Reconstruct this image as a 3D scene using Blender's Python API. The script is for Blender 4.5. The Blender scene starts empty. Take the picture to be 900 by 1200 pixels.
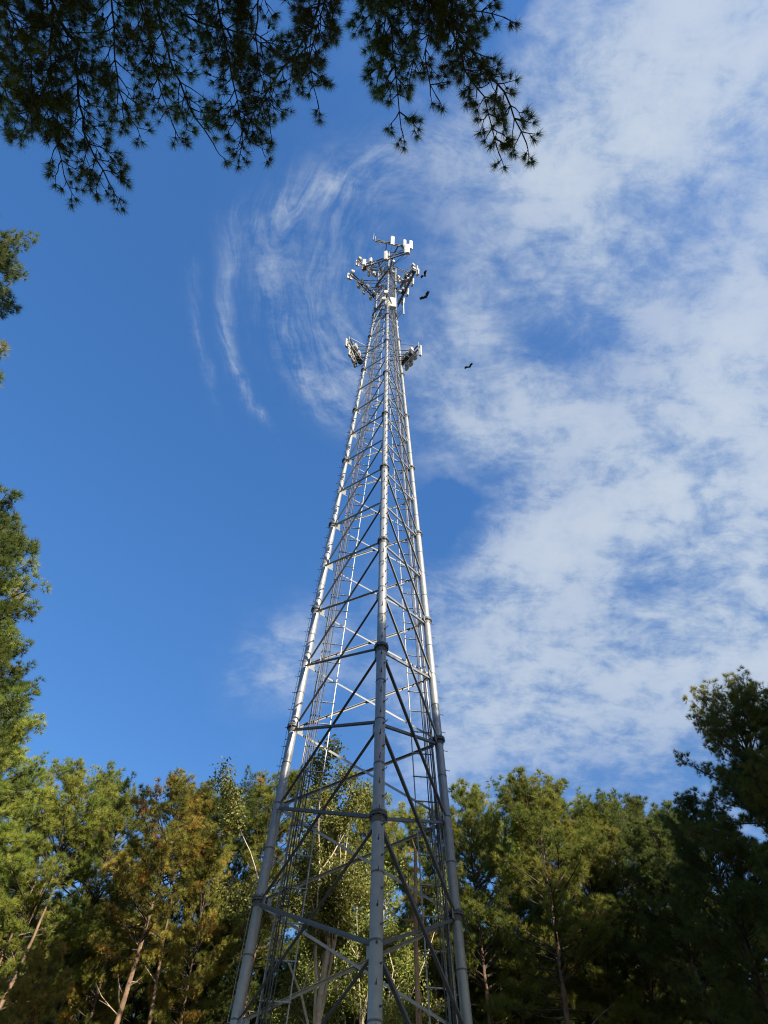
import bpy, math, random
import numpy as np
from mathutils import Vector, Matrix

scn = bpy.context.scene
COL = scn.collection
R = math.radians

# ------------------------------------------------------------------ camera
PITCH, YAW, ROLL, FPX = R(53.78), R(0.80), R(1.51), 790.6
cy, sy = math.cos(YAW), math.sin(YAW)
FW = np.array([sy*math.cos(PITCH), cy*math.cos(PITCH), math.sin(PITCH)])
r0_ = np.array([cy, -sy, 0.0]); u0_ = np.cross(r0_, FW)
RT = r0_*math.cos(ROLL)+u0_*math.sin(ROLL)
UP = -r0_*math.sin(ROLL)+u0_*math.cos(ROLL)
EYE = np.array([0.0, 0.0, 1.6])
cam_d = bpy.data.cameras.new('camera'); cam = bpy.data.objects.new('camera', cam_d); COL.objects.link(cam)
cam.matrix_world = Matrix(((RT[0], UP[0], -FW[0], EYE[0]), (RT[1], UP[1], -FW[1], EYE[1]), (RT[2], UP[2], -FW[2], EYE[2]), (0, 0, 0, 1)))
cam_d.sensor_fit = 'VERTICAL'; cam_d.sensor_height = 36.0; cam_d.lens = FPX/1200*36.0
cam_d.clip_start = 0.1; cam_d.clip_end = 3000
scn.camera = cam
scn.render.resolution_x = 768; scn.render.resolution_y = 1024

def ray(x, y):                                  # measured direction of a photographed point
    d = FW+RT*(x-450)/FPX+UP*(600-y)/FPX
    return d/np.linalg.norm(d)
def atz(x, y, z):
    d = ray(x, y); return EYE+d*(z-1.6)/d[2]
def atd(x, y, D):
    d = ray(x, y); return EYE+d*D/math.hypot(d[0], d[1])

# ------------------------------------------------------------------ sun, sky, exposure
SUN_EL, SUN_AZ = R(25), R(40)                   # behind the camera and to the right
S = np.array([math.sin(SUN_AZ)*math.cos(SUN_EL), -math.cos(SUN_AZ)*math.cos(SUN_EL), math.sin(SUN_EL)])
sd = bpy.data.lights.new('sun', 'SUN'); sd.energy = 5.0; sd.angle = R(0.53); sd.color = (1.0, 0.90, 0.74)
so = bpy.data.objects.new('sun', sd); COL.objects.link(so)
so.rotation_euler = Vector(S).to_track_quat('Z', 'Y').to_euler(); so.location = (20, -30, 40)

scn.view_settings.view_transform = 'Standard'; scn.view_settings.look = 'None'
scn.view_settings.gamma = 1.0; scn.view_settings.exposure = 1.12
scn.cycles.filter_width = 1.1; scn.cycles.max_bounces = 6; scn.cycles.transparent_max_bounces = 4

world = bpy.data.worlds.new('World'); scn.world = world; world.use_nodes = True
W = world.node_tree; W.nodes.clear()
def nd(t, **k):
    n = W.nodes.new(t)
    for a, b in k.items(): setattr(n, a, b)
    return n
def put(n, i, v):
    if hasattr(v, 'is_output') or isinstance(v, bpy.types.NodeSocket): W.links.new(v, n.inputs[i])
    else: n.inputs[i].default_value = v
def M(op, a, b=None, c=None, clamp=False):
    n = nd('ShaderNodeMath', operation=op, use_clamp=clamp)
    put(n, 0, a)
    if b is not None: put(n, 1, b)
    if c is not None: put(n, 2, c)
    return n.outputs[0]
def V(op, a, b=None):
    n = nd('ShaderNodeVectorMath', operation=op); put(n, 0, a)
    if b is not None:
        if op == 'SCALE': put(n, 3, b)
        else: put(n, 1, b)
    return n.outputs['Value'] if op in ('DOT_PRODUCT', 'LENGTH') else n.outputs[0]
def NZ(vec, scale, detail=5, rough=.55, dist=0, lac=2.0):
    n = nd('ShaderNodeTexNoise'); put(n, 'Vector', vec); put(n, 'Scale', scale); put(n, 'Detail', detail)
    put(n, 'Roughness', rough); put(n, 'Distortion', dist); put(n, 'Lacunarity', lac); return n
def SM(x, lo, hi, a=0., b=1.):
    n = nd('ShaderNodeMapRange', interpolation_type='SMOOTHSTEP')
    put(n, 0, x); put(n, 1, lo); put(n, 2, hi); put(n, 3, a); put(n, 4, b); return n.outputs[0]

sky = nd('ShaderNodeTexSky', sky_type='NISHITA'); sky.sun_disc = False
sky.sun_elevation = SUN_EL; sky.sun_rotation = math.pi-SUN_AZ
sky.air_density = 1.0; sky.dust_density = 0.6; sky.ozone_density = 2.2; sky.altitude = 100
tc = nd('ShaderNodeTexCoord').outputs['Generated']
d0 = V('NORMALIZE', tc)
w1 = NZ(d0, 3.2, 4, .55); w2 = NZ(d0, 13.0, 4, .6)
warp = V('ADD', V('SCALE', V('SUBTRACT', w1.outputs['Color'], (.5, .5, .5)), .10), V('SCALE', V('SUBTRACT', w2.outputs['Color'], (.5, .5, .5)), .05))
dW = V('ADD', d0, warp)
wS = V('ADD', V('SCALE', V('SUBTRACT', w1.outputs['Color'], (.5, .5, .5)), .05), V('SCALE', V('SUBTRACT', w2.outputs['Color'], (.5, .5, .5)), .022))
dS = V('ADD', d0, wS)
def blob(vec, x, y, sx, sy_, ang, amp):         # soft elongated patch of cirrus in a given direction of the sky
    a = R(ang); c = ray(x, y)
    e1 = ray(x+sx*math.cos(a), y-sx*math.sin(a))-c; e2 = ray(x+sy_*math.sin(a), y+sy_*math.cos(a))-c
    l1, l2 = np.linalg.norm(e1), np.linalg.norm(e2); e1 = e1/l1; e2 = e2-e1*(e1@e2); e2 /= np.linalg.norm(e2)
    u = M('SUBTRACT', V('DOT_PRODUCT', vec, tuple(e1/l1)), float(c@e1/l1))
    v = M('SUBTRACT', V('DOT_PRODUCT', vec, tuple(e2/l2)), float(c@e2/l2))
    q = M('MULTIPLY_ADD', u, u, M('MULTIPLY', v, v))
    return M('MULTIPLY', M('EXPONENT', M('MULTIPLY', q, -1.0)), amp)
def total(vec, bl):
    s = None
    for b in bl:
        o = blob(vec, *b); s = o if s is None else M('ADD', s, o)
    return s
right = [  # x, y, half length, half width, angle, amount : the bank of thin cloud filling the right of the sky
    (740, 60, 190, 110, 20, .75), (890, 160, 120, 170, 70, .62), (700, 270, 150, 75, -48, .80), (760, 170, 75, 60, 0, .45),
    (640, 200, 110, 55, 60, .32), (880, 330, 90, 50, 50, .45), (830, 460, 150, 90, 30, .75), (640, 470, 110, 55, -35, .62),
    (760, 600, 190, 100, 20, .80), (600, 680, 130, 75, 35, .70), (700, 800, 190, 90, 10, .72), (880, 700, 120, 140, 60, .62),
    (560, 850, 110, 70, 30, .50), (552, 350, 60, 50, 60, .38), (620, 335, 70, 50, 40, .42), (535, 450, 65, 45, 70, .5), (475, 440, 50, 35, 80, .18), (585, 520, 75, 50, 40, .5), (545, 510, 40, 40, 60, .35), (545, 225, 90, 60, 60, .26), (350, 770, 60, 36, 10, .62),
    (1080, 300, 300, 500, 0, .55), (1150, 900, 350, 400, 0, .5), (1000, -150, 420, 220, 20, .5)]
blue = [(592, 335, 26, 40, 60, .15), (820, 350, 60, 22, -10, .26), (545, 600, 50, 38, 30, .45), (620, 400, 60, 22, -25, .22), (530, 660, 35, 60, 0, .25), (600, 10, 60, 22, 60, .5)]
cov = M('SUBTRACT', total(dW, right), total(dW, blue))
sx_ = nd('ShaderNodeSeparateXYZ'); put(sx_, 0, d0)
iz = M('DIVIDE', 1.0, M('ADD', M('MAXIMUM', sx_.outputs[2], 0.0), .25))
cp = nd('ShaderNodeCombineXYZ'); put(cp, 0, M('MULTIPLY', sx_.outputs[0], iz)); put(cp, 1, M('MULTIPLY', sx_.outputs[1], iz))
mp = nd('ShaderNodeMapping'); put(mp, 0, cp.outputs[0]); mp.inputs['Rotation'].default_value = (0, 0, R(35)); mp.inputs['Scale'].default_value = (1.0, 2.0, 1)
big = NZ(cp.outputs[0], 5.5, 9, .62, .25).outputs[0]
fine = NZ(mp.outputs[0], 11.0, 10, .68, .45).outputs[0]
mott = NZ(cp.outputs[0], 24.0, 8, .64, .3).outputs[0]
tex = M('ADD', M('MULTIPLY', big, .46), M('ADD', M('MULTIPLY', fine, .32), M('MULTIPLY', mott, .22)))
covs = M('SUBTRACT', 1.0, M('EXPONENT', M('MULTIPLY', M('MAXIMUM', cov, 0.0), -1.75)))
a_r = M('MULTIPLY', covs, SM(M('ADD', tex, M('MULTIPLY', covs, .13)), .455, .635, .16, 1.0))
# the hooked wisps left of the tower: long strokes that follow arcs round one centre
hooks = [(560, 160, 80, 30, 28, .42), (460, 190, 80, 26, 22, .42), (380, 215, 70, 22, 26, .42), (310, 255, 48, 20, 45, .38), (268, 315, 50, 12, 80, .50),
         (266, 380, 45, 10, 93, .60), (279, 440, 36, 8, 112, .85), (303, 482, 28, 6, 132, .75), (224, 345, 50, 7, 92, .34), (238, 425, 48, 6, 108, .40),
         (322, 300, 55, 16, 75, .42), (328, 370, 50, 12, 98, .55), (350, 425, 45, 13, 118, .80), (385, 465, 45, 20, 135, .75), (425, 500, 40, 20, 145, .42),
         (400, 400, 70, 34, 115, .50), (400, 300, 90, 45, 80, .40), (345, 350, 80, 40, 95, .36), (360, 240, 90, 40, 35, .28), (440, 220, 90, 40, 25, .25), (425, 440, 45, 40, 120, .45)]
cc = ray(470, 330); a1 = ray(560, 330)-cc; a1 -= cc*(a1@cc); a1 /= np.linalg.norm(a1); a2 = np.cross(cc, a1)
hx, hy = V('DOT_PRODUCT', dS, tuple(a1)), V('DOT_PRODUCT', dS, tuple(a2))
rad = M('SQRT', M('MULTIPLY_ADD', hx, hx, M('MULTIPLY_ADD', hy, M('MULTIPLY', hy, .55), 1e-6)))
cs = nd('ShaderNodeCombineXYZ'); put(cs, 0, M('MULTIPLY', rad, 26.0)); put(cs, 1, M('MULTIPLY', hy, 6.0)); put(cs, 2, M('MULTIPLY', hx, 6.0))
stro = NZ(cs.outputs[0], 1.0, 8, .70, 1.7).outputs[0]
a_h = M('MULTIPLY', total(dS, hooks), SM(M('ADD', M('MULTIPLY', stro, .5), M('ADD', M('MULTIPLY', fine, .32), M('MULTIPLY', mott, .18))), .39, .66))
a_h = M('MULTIPLY', a_h, .66, clamp=True)
alpha = M('SUBTRACT', 1.0, M('MULTIPLY', M('SUBTRACT', 1.0, M('MULTIPLY', a_r, .86)), M('SUBTRACT', 1.0, M('MULTIPLY', a_h, .85))), clamp=True)
alpha = M('MULTIPLY', alpha, SM(sx_.outputs[2], 0.0, .06))
hs = nd('ShaderNodeHueSaturation'); put(hs, 'Saturation', 1.265); put(hs, 'Value', SM(sx_.outputs[2], .42, .90, .88, 1.16)); put(hs, 'Color', sky.outputs[0]); put(hs, 'Hue', .506)
bg_sky = nd('ShaderNodeBackground'); put(bg_sky, 'Color', hs.outputs[0]); put(bg_sky, 'Strength', 0.112)
ccol = nd('ShaderNodeMix', data_type='RGBA'); put(ccol, 0, SM(tex, .42, .60)); put(ccol, 6, (.44, .53, .64, 1)); put(ccol, 7, (.60, .655, .71, 1))
bg_cl = nd('ShaderNodeBackground'); put(bg_cl, 'Color', ccol.outputs[2]); put(bg_cl, 'Strength', 0.54)
mx = nd('ShaderNodeMixShader'); put(mx, 0, alpha); put(mx, 1, bg_sky.outputs[0]); put(mx, 2, bg_cl.outputs[0])
wo = nd('ShaderNodeOutputWorld'); put(wo, 0, mx.outputs[0])
world.cycles.sampling_method = 'MANUAL'; world.cycles.sample_map_resolution = 512

# ------------------------------------------------------------------ materials
def mat(name, col, rough=.6, metal=0., col2=None, nscale=8., bump=0., bscale=30., sub=None, spec=.5, detail=6, lo=.35, hi=.65, stretch=None):
    m = bpy.data.materials.new(name); m.use_nodes = True; t = m.node_tree; b = t.nodes['Principled BSDF']
    b.inputs['Roughness'].default_value = rough; b.inputs['Metallic'].default_value = metal; b.inputs['Specular IOR Level'].default_value = spec
    b.inputs['Base Color'].default_value = (*col, 1)
    tcn = t.nodes.new('ShaderNodeTexCoord'); src = tcn.outputs['Object']
    if stretch:
        mpn = t.nodes.new('ShaderNodeMapping'); mpn.inputs['Scale'].default_value = stretch; t.links.new(src, mpn.inputs[0]); src = mpn.outputs[0]
    if col2:
        n = t.nodes.new('ShaderNodeTexNoise'); n.inputs['Scale'].default_value = nscale; n.inputs['Detail'].default_value = detail; t.links.new(src, n.inputs[0])
        r = t.nodes.new('ShaderNodeMapRange'); r.inputs[1].default_value = lo; r.inputs[2].default_value = hi; t.links.new(n.outputs[0], r.inputs[0])
        x = t.nodes.new('ShaderNodeMix'); x.data_type = 'RGBA'; x.inputs[6].default_value = (*col, 1); x.inputs[7].default_value = (*col2, 1)
        t.links.new(r.outputs[0], x.inputs[0]); t.links.new(x.outputs[2], b.inputs['Base Color'])
    if bump:
        n2 = t.nodes.new('ShaderNodeTexNoise'); n2.inputs['Scale'].default_value = bscale; n2.inputs['Detail'].default_value = 6; t.links.new(src, n2.inputs[0])
        bp = t.nodes.new('ShaderNodeBump'); bp.inputs['Strength'].default_value = bump; bp.inputs['Distance'].default_value = .03
        t.links.new(n2.outputs[0], bp.inputs['Height']); t.links.new(bp.outputs[0], b.inputs['Normal'])
    return m
steel = mat('galvanised_steel', (.305, .31, .302), .46, .42, (.265, .27, .265), 5., .06, 40)
steel_dk = mat('shade_toned_steel', (.13, .135, .14), .6, .3, (.10, .105, .11), 7., .05, 40)  # same steel with shade painted in, for dark braces and boom undersides
flange_m = mat('dull_flange_steel', (.13, .137, .145), .6, .35, (.08, .085, .09), 9.)
cable_m = mat('black_coax', (.03, .03, .033), .5)
white_p = mat('antenna_white', (.54, .53, .495), .45, 0, (.42, .41, .38), 2.5)
grey_p = mat('radio_grey', (.48, .48, .46), .5, 0, (.36, .36, .34), 6.)
dark_p = mat('dark_plastic', (.035, .035, .04), .5)
bark = mat('pine_bark', (.24, .15, .095), .9, 0, (.10, .07, .05), 5., .9, 14, spec=.2, stretch=(1, 1, .35))
bark_up = mat('pine_limb_bark', (.085, .065, .05), .9, 0, (.05, .04, .034), 6., .6, 20, spec=.2)
dead_m = mat('dead_grey_wood', (.34, .27, .19), .9, 0, (.20, .155, .11), 7., .5, 20, spec=.2)
snag_m = mat('barkless_orange_wood', (.42, .27, .15), .85, 0, (.24, .15, .09), 5., .6, 14, spec=.2, stretch=(1, 1, .25))
pale_b = mat('pale_smooth_bark', (.52, .45, .32), .85, 0, (.36, .29, .20), 4., .4, 18, spec=.2)
cone_m = mat('pine_cone_scale', (.06, .04, .028), .9)
feather = mat('black_feathers', (.02, .018, .017), .7, 0, (.035, .03, .028), 9., spec=.25)
feather_w = mat('pale_wingtip_feathers', (.34, .33, .31), .7)
skin_r = mat('red_bare_skin', (.25, .04, .035), .6)
ground_m = mat('leaf_litter_ground', (.12, .085, .05), .95, 0, (.055, .06, .028), .7, .6, 9, spec=.15)
gravel_m = mat('grey_gravel', (.30, .29, .27), .95, 0, (.17, .165, .155), 22., .9, 50, spec=.15)
concrete_m = mat('concrete', (.38, .37, .34), .9, 0, (.28, .27, .25), 4., .3, 30)

def leaf_mat(name, c_a, c_b, c_c, p_c, trans, rough=.5, ttr=.35):
    m = bpy.data.materials.new(name); m.use_nodes = True; t = m.node_tree; b = t.nodes['Principled BSDF']
    at = t.nodes.new('ShaderNodeAttribute'); at.attribute_name = 'tint'
    oi = t.nodes.new('ShaderNodeObjectInfo')
    cr = t.nodes.new('ShaderNodeValToRGB'); e = cr.color_ramp.elements
    e[0].position = 0; e[0].color = (*c_a, 1); e[1].position = 1; e[1].color = (*c_c, 1)
    k = e.new(1-p_c); k.color = (*c_b, 1)
    t.links.new(at.outputs['Fac'], cr.inputs[0])
    hs_ = t.nodes.new('ShaderNodeHueSaturation')
    mr = t.nodes.new('ShaderNodeMapRange'); mr.inputs[3].default_value = .488; mr.inputs[4].default_value = .515; t.links.new(oi.outputs['Random'], mr.inputs[0])
    mr2 = t.nodes.new('ShaderNodeMapRange'); mr2.inputs[3].default_value = .78; mr2.inputs[4].default_value = 1.25; t.links.new(oi.outputs['Random'], mr2.inputs[0])
    t.links.new(mr.outputs[0], hs_.inputs['Hue']); t.links.new(mr2.outputs[0], hs_.inputs['Value']); t.links.new(cr.outputs[0], hs_.inputs['Color'])
    t.links.new(hs_.outputs[0], b.inputs['Base Color']); b.inputs['Roughness'].default_value = rough; b.inputs['Specular IOR Level'].default_value = .18
    tr = t.nodes.new('ShaderNodeBsdfTranslucent'); t.links.new(hs_.outputs[0], tr.inputs[0])
    ms = t.nodes.new('ShaderNodeMixShader'); ms.inputs[0].default_value = ttr
    t.links.new(b.outputs[0], ms.inputs[1]); t.links.new(tr.outputs[0], ms.inputs[2]); t.links.new(ms.outputs[0], t.nodes['Material Output'].inputs[0])
    return m
needle_m = leaf_mat('pine_needles', (.13, .175, .03), (.32, .31, .055), (.46, .25, .07), .10, .3)
needle_o = leaf_mat('pine_needles_autumn', (.16, .175, .034), (.32, .26, .05), (.60, .26, .07), .36, .3)
needle_d = leaf_mat('pine_needles_darkened', (.07, .11, .024), (.17, .19, .04), (.22, .15, .04), .05, .3)  # darker needles; shade of back rows and right-hand pines put into the colour
needle_n = leaf_mat('pine_needles_close', (.12, .17, .05), (.21, .25, .075), (.30, .20, .06), .08, .3, ttr=.5)
leaf_m = leaf_mat('broad_leaves', (.12, .16, .035), (.24, .25, .06), (.42, .37, .10), .15, .35, .4)

# ------------------------------------------------------------------ mesh helpers
class MB:
    def __init__(s): s.v = []; s.f = []; s.mi = []
    def add(s, vs, fs, mi=0):
        o = len(s.v); s.v += [tuple(map(float, p)) for p in vs]; s.f += [tuple(i+o for i in f) for f in fs]; s.mi += [mi]*len(fs)
    def box(s, c, sz, rot=None, mi=0):
        x, y, z = [k/2 for k in sz]; P = [Vector(p) for p in ((-x,-y,-z),(x,-y,-z),(x,y,-z),(-x,y,-z),(-x,-y,z),(x,-y,z),(x,y,z),(-x,y,z))]
        if rot is not None: P = [rot@p for p in P]
        s.add([p+Vector(c) for p in P], [(3,2,1,0),(4,5,6,7),(0,1,5,4),(1,2,6,5),(2,3,7,6),(3,0,4,7)], mi)
    def tube(s, pts, rad, n=6, cap=True, mi=0):
        pts = [np.asarray(p, float) for p in pts]
        if not hasattr(rad, '__len__'): rad = [rad]*len(pts)
        vs = []; a = None
        for i, p in enumerate(pts):
            t = pts[min(i+1, len(pts)-1)]-pts[max(i-1, 0)]; t = t/(np.linalg.norm(t)+1e-9)
            if a is None:
                a = np.cross(t, (0, 0, 1) if abs(t[2]) < .9 else (1, 0, 0))
            a = a-t*(a@t); a /= np.linalg.norm(a)+1e-9; b = np.cross(t, a)
            for k in range(n):
                q = 2*math.pi*k/n; vs.append(p+rad[i]*(a*math.cos(q)+b*math.sin(q)))
        fs = [(i*n+k, i*n+(k+1) % n, (i+1)*n+(k+1) % n, (i+1)*n+k) for i in range(len(pts)-1) for k in range(n)]
        if cap:                                         # caps get their own vertices so that smooth shading stays true along the tube
            m = len(vs); vs = vs+vs[:n]+vs[(len(pts)-1)*n:len(pts)*n]; fs += [tuple(range(m+n-1, m-1, -1)), tuple(range(m+n, m+2*n))]
        s.add(vs, fs, mi)
    def disc(s, c, ax, r, h, n=14, r2=None, mi=0):
        c = np.asarray(c, float); ax = np.asarray(ax, float); ax = ax/np.linalg.norm(ax)
        s.tube([c-ax*h/2, c+ax*h/2], [r, r2 or r], n, True, mi)
    def mesh(s, name, mats, smooth=False):
        me = bpy.data.meshes.new(name); me.from_pydata(s.v, [], s.f)
        for m in (mats if isinstance(mats, (list, tuple)) else [mats]): me.materials.append(m)
        if any(s.mi): me.polygons.foreach_set('material_index', s.mi)
        if smooth: me.polygons.foreach_set('use_smooth', [len(f) == 4 for f in s.f])
        me.update(); return me
def link(name, me, parent=None, **props):
    o = bpy.data.objects.new(name, me); COL.objects.link(o)
    if parent is not None: o.parent = parent
    for k, v in props.items(): o[k] = v
    return o
def thing(name, label, cat, loc=(0, 0, 0), group=None):
    o = link(name, None, None, label=label, category=cat)
    o.location = loc; o.empty_display_size = .5
    if group: o['group'] = group
    return o

# ------------------------------------------------------------------ ground
g = MB(); n = 60; ext = 1200.0
rs = np.random.RandomState(3); xs = np.linspace(-1, 1, n+1); xs = np.sign(xs)*np.abs(xs)**2.2*ext
for j in range(n+1):
    for i in range(n+1):
        r_ = math.hypot(xs[i], xs[j]-20); g.v.append((xs[i], xs[j], 0 if r_ < 14 else float(rs.normal(0, .12))*min(1, (r_-14)/20)))
g.f = [(j*(n+1)+i, j*(n+1)+i+1, (j+1)*(n+1)+i+1, (j+1)*(n+1)+i) for j in range(n) for i in range(n)]; g.mi = [0]*len(g.f)
link('ground', g.mesh('ground', ground_m), kind='structure')
g = MB(); g.add([(-8, 12, .004), (8, 12, .004), (8, 28, .004), (-8, 28, .004)], [(0, 1, 2, 3)])
link('gravel_pad', g.mesh('gravel_pad', gravel_m), kind='structure')

# ------------------------------------------------------------------ the lattice tower
TY = 20.25; ZTOP = 72.6; ZS = 59.9
TROT = R(4.87)
def rr(z): return 3.488-.05077*(z-11.11) if z < ZS else 1.01
def lang(i): return R(-90)-R(120)*i+TROT
def LP(i, z, out=0.):
    a = lang(i); r = rr(z)+out; return np.array([r*math.cos(a), TY+r*math.sin(a), z])
def lrad(z): return .158 if z < 30 else (.135 if z < 42 else (.112 if z < 54 else .085))
tower = thing('lattice_tower', 'tall grey three-legged steel lattice communications tower rising from the clearing', 'tower', (0, TY, 0))
def tp(name, mb, m, smooth=False, parent=None, **k):
    p = parent or tower; me = mb.mesh(name, m, smooth)
    o = link(name, me, p, **k)
    q = p; off = Vector((0, 0, 0))
    while q is not None: off += q.location; q = q.parent
    me.transform(Matrix.Translation(-off)); return o
flz = [11.11+6.096*j for j in range(-1, 11)]
bounds = [.55]+[z for z in flz if z < ZTOP-1]+[ZTOP]
for i in range(3):
    for a, b in zip(bounds[:-1], bounds[1:]):
        mb = MB(); r = lrad((a+b)/2); zs = [a]+([ZS] if a < ZS < b else [])+[b]
        mb.tube([LP(i, z) for z in zs], r, 20)
        tp('leg_section', mb, steel, True)
    for z in [.55]+bounds[1:-1]:
        ax = LP(i, z+.5)-LP(i, z-.5); r = lrad(z)
        mb = MB(); mb.disc(LP(i, z+.03), ax, r+.085, .05, 24); mb.disc(LP(i, z-.035), ax, r+.085, .05, 24)
        for k in range(10):
            q = 2*math.pi*k/10; mb.disc(LP(i, z)+np.array([math.cos(q), math.sin(q), 0])*(r+.05), ax, .018, .2, 6)
        mb.disc(LP(i, z-.16), ax, r+.012, .14, 20, r+.03)
        tp('flange', mb, flange_m)
    z = 3.5
    while z < ZTOP-1:
        if min(abs(z-f) for f in flz) > .5:
            mb = MB(); mb.disc(LP(i, z), LP(i, z+.5)-LP(i, z-.5), lrad(z)+.008, .045, 20); tp('pipe_collar', mb, flange_m)
        z += 1.524
    # climbing pegs, one bent bolt about every 0.4 m
    mb = MB(); z = 3.2; k = 0; pa = lang(i)+(R(12) if i == 0 else 0)
    while z < 66:
        q = pa+(R(22) if k % 2 else R(-14)); dv = np.array([math.cos(q), math.sin(q), 0]); c = LP(i, z); r = lrad(z)
        mb.tube([c+dv*(r-.02), c+dv*(r+.17), c+dv*(r+.17)+np.array([0, 0, .035])], .012, 5)
        mb.disc(c+dv*(r+.012), dv, .028, .03, 6)
        z += .40; k += 1
    tp('climbing_pegs', mb, flange_m, kind='stuff')
    mb = MB()
    mb.tube([(LP(i, .28)[0], LP(i, .28)[1], .0), (LP(i, .28)[0], LP(i, .28)[1], .35)], .5, 24); tp('concrete_pier', mb, concrete_m)
    mb = MB(); mb.box((LP(i, .4)[0], LP(i, .4)[1], .45), (.6, .6, .04)); mb.tube([LP(i, .46), LP(i, .60)], .24, 16); tp('base_plate', mb, steel)
mb = MB(); mb.tube([LP(1, 2., .27), LP(1, 30, .27), LP(1, 34, .24), LP(1, 50, .21), LP(1, 59, .19), LP(1, 66, .18)], .009, 5)
for z in np.arange(5, 66, 3.05): mb.tube([LP(1, z, lrad(z)-.02), LP(1, z, lrad(z)+.1)], .012, 5)
tp('safety_cable', mb, steel)

def angle_iron(mb, p0, p1, nrm, w, t, flip=1):
    p0 = np.asarray(p0, float); p1 = np.asarray(p1, float); d = p1-p0; d /= np.linalg.norm(d)
    nrm = nrm-d*(nrm@d); nrm /= np.linalg.norm(nrm); s = np.cross(d, nrm)
    if s[2] > 0: s = -s
    s = s*flip                                       # s: downward in the face plane (flip = 1)
    prof = [(-w/2, 0), (w/2, 0), (w/2, w), (w/2-t, w), (w/2-t, t), (-w/2, t)]
    vs = [p+s*a-nrm*b for p in (p0, p1) for a, b in prof]; m = 6
    fs = [(k, (k+1) % m, m+(k+1) % m, m+k) for k in range(m)]+[(0, 5, 4, 1), (4, 3, 2, 1), (m, m+1, m+4, m+5), (m+4, m+1, m+2, m+3)]
    mb.add(vs, fs)
node = []; z = 11.11-3.048*3+.35
nodes = [1.9]+[11.11+3.048*k for k in range(-2, 17)]
while nodes[-1] < ZTOP-2.4: nodes.append(nodes[-1]+2.25)
nodes.append(ZTOP-.15)
for fce in range(3):
    i, j = fce, (fce+1) % 3
    for a, b in zip(nodes[:-1], nodes[1:]):
        am = (a+b)/2; mid = (LP(i, am)+LP(j, am))/2; nrm = mid-np.array([0, TY, am]); nrm /= np.linalg.norm(nrm)
        w = .115 if am < 17 else (.10 if am < 30 else (.085 if am < 45 else (.07 if am < 60 else .055)))
        for (u, zu), (v, zv), off, fl in (((i, a), (j, b), .045, 1), ((j, a), (i, b), -.045, -1)):
            P, Q = LP(u, zu-.06), LP(v, zv-.14 if zv != nodes[-1] else zv-.05)
            d = Q-P; L = np.linalg.norm(d); d /= L
            P = P+d*(lrad(zu)+.06)+nrm*off; Q = Q-d*(lrad(zv)+.06)+nrm*off
            first = off > 0; mb = MB(); w_ = w if (first and fce == 0) else w*.76
            if fce == 0: angle_iron(mb, P, Q, -nrm, w_, .012, 1)
            elif fce == 1: angle_iron(mb, P, Q, nrm if first else -nrm, w_, .012, -1)
            else: angle_iron(mb, P, Q, nrm, w_, .012, 1)
            tp('brace', mb, steel_dk if fce == 0 or (fce == 2 and am < 17) else steel)  # front-left and low right braces get their shade from the darker steel
        if am > 56:
            mb = MB(); angle_iron(mb, LP(i, b), LP(j, b), nrm, .05, .01); tp('horizontal_strut', mb, steel)
    for z in nodes[1:-1]:
        for u, v in ((i, j), (j, i)):
            P = LP(u, z); d = LP(v, z)-P; d /= np.linalg.norm(d); n3 = np.cross(d, (0, 0, 1)); r = lrad(z); w = .22 if z < 40 else .13
            rot = Matrix(((d[0], n3[0], 0), (d[1], n3[1], 0), (0, 0, 1)))
            mb = MB(); mb.box(P+d*(r+w*.42)+np.array([0, 0, -.10]), (w, .014, (.30 if z < 40 else .17)), rot); tp('gusset_plate', mb, steel)

# cable ladder (left) and climbing ladder (right) on the inside of the far face
FN = np.array([math.cos(lang(1)+R(-60)), math.sin(lang(1)+R(-60)), 0])
def FP(sd_, dist, z, ins=.22):
    a, b = (LP(1, z), LP(2, z)) if sd_ == 'l' else (LP(2, z), LP(1, z)); v = b-a; v /= np.linalg.norm(v); return a+v*dist*min(1, rr(z)/2.2+.15 if z > 35 else 1)-FN*ins
for sd_, rails, rung_x, cabs, label in (('l', (.56, 1.35), (.52, 1.40), (.60, .67, .74, .82, .90), 'cable_ladder'), ('r', (1.08, .50), (.30, 1.12), (.30, .36, .42, .56, .62), 'climbing_ladder')):
    lad = link(label, None, tower)
    for q in rails:
        mb = MB(); zz = np.linspace(2.2, 64, 12)
        mb.tube([FP(sd_, q, z) for z in zz], .024, 6); tp('rail', mb, steel, parent=lad)
    mb = MB(); z = 2.6
    while z < 63:
        P, Q = FP(sd_, rung_x[0], z), FP(sd_, rung_x[1], z); mb = MB()
        angle_iron(mb, P, Q, FN, .05, .008)
        for q in (.35, .65): mb.box(P*(1-q)+Q*q+np.array([0, -.03, -.02]), (.035, .05, .05))
        tp('rung', mb, steel, parent=lad); z += .98 if sd_ == 'l' else .92
    for k, q in enumerate(cabs):
        mb = MB(); zz = np.linspace(.5, 66, 34)
        mb.tube([FP(sd_, q+.012*math.sin(z*1.3+k*2), z, .28+.01*math.cos(z+k)) for z in zz], .016+.005*(k % 3), 6); tp('coax_cable', mb, cable_m if k % 3 else steel_dk, True, parent=lad)
mb = MB(); mb.tube([LP(2, 2, .02)+np.array([-.32, -.12, 0]), LP(2, 58, .02)+np.array([-.26, -.1, 0])], .04, 8); tp('conduit_pipe', mb, steel)

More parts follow.
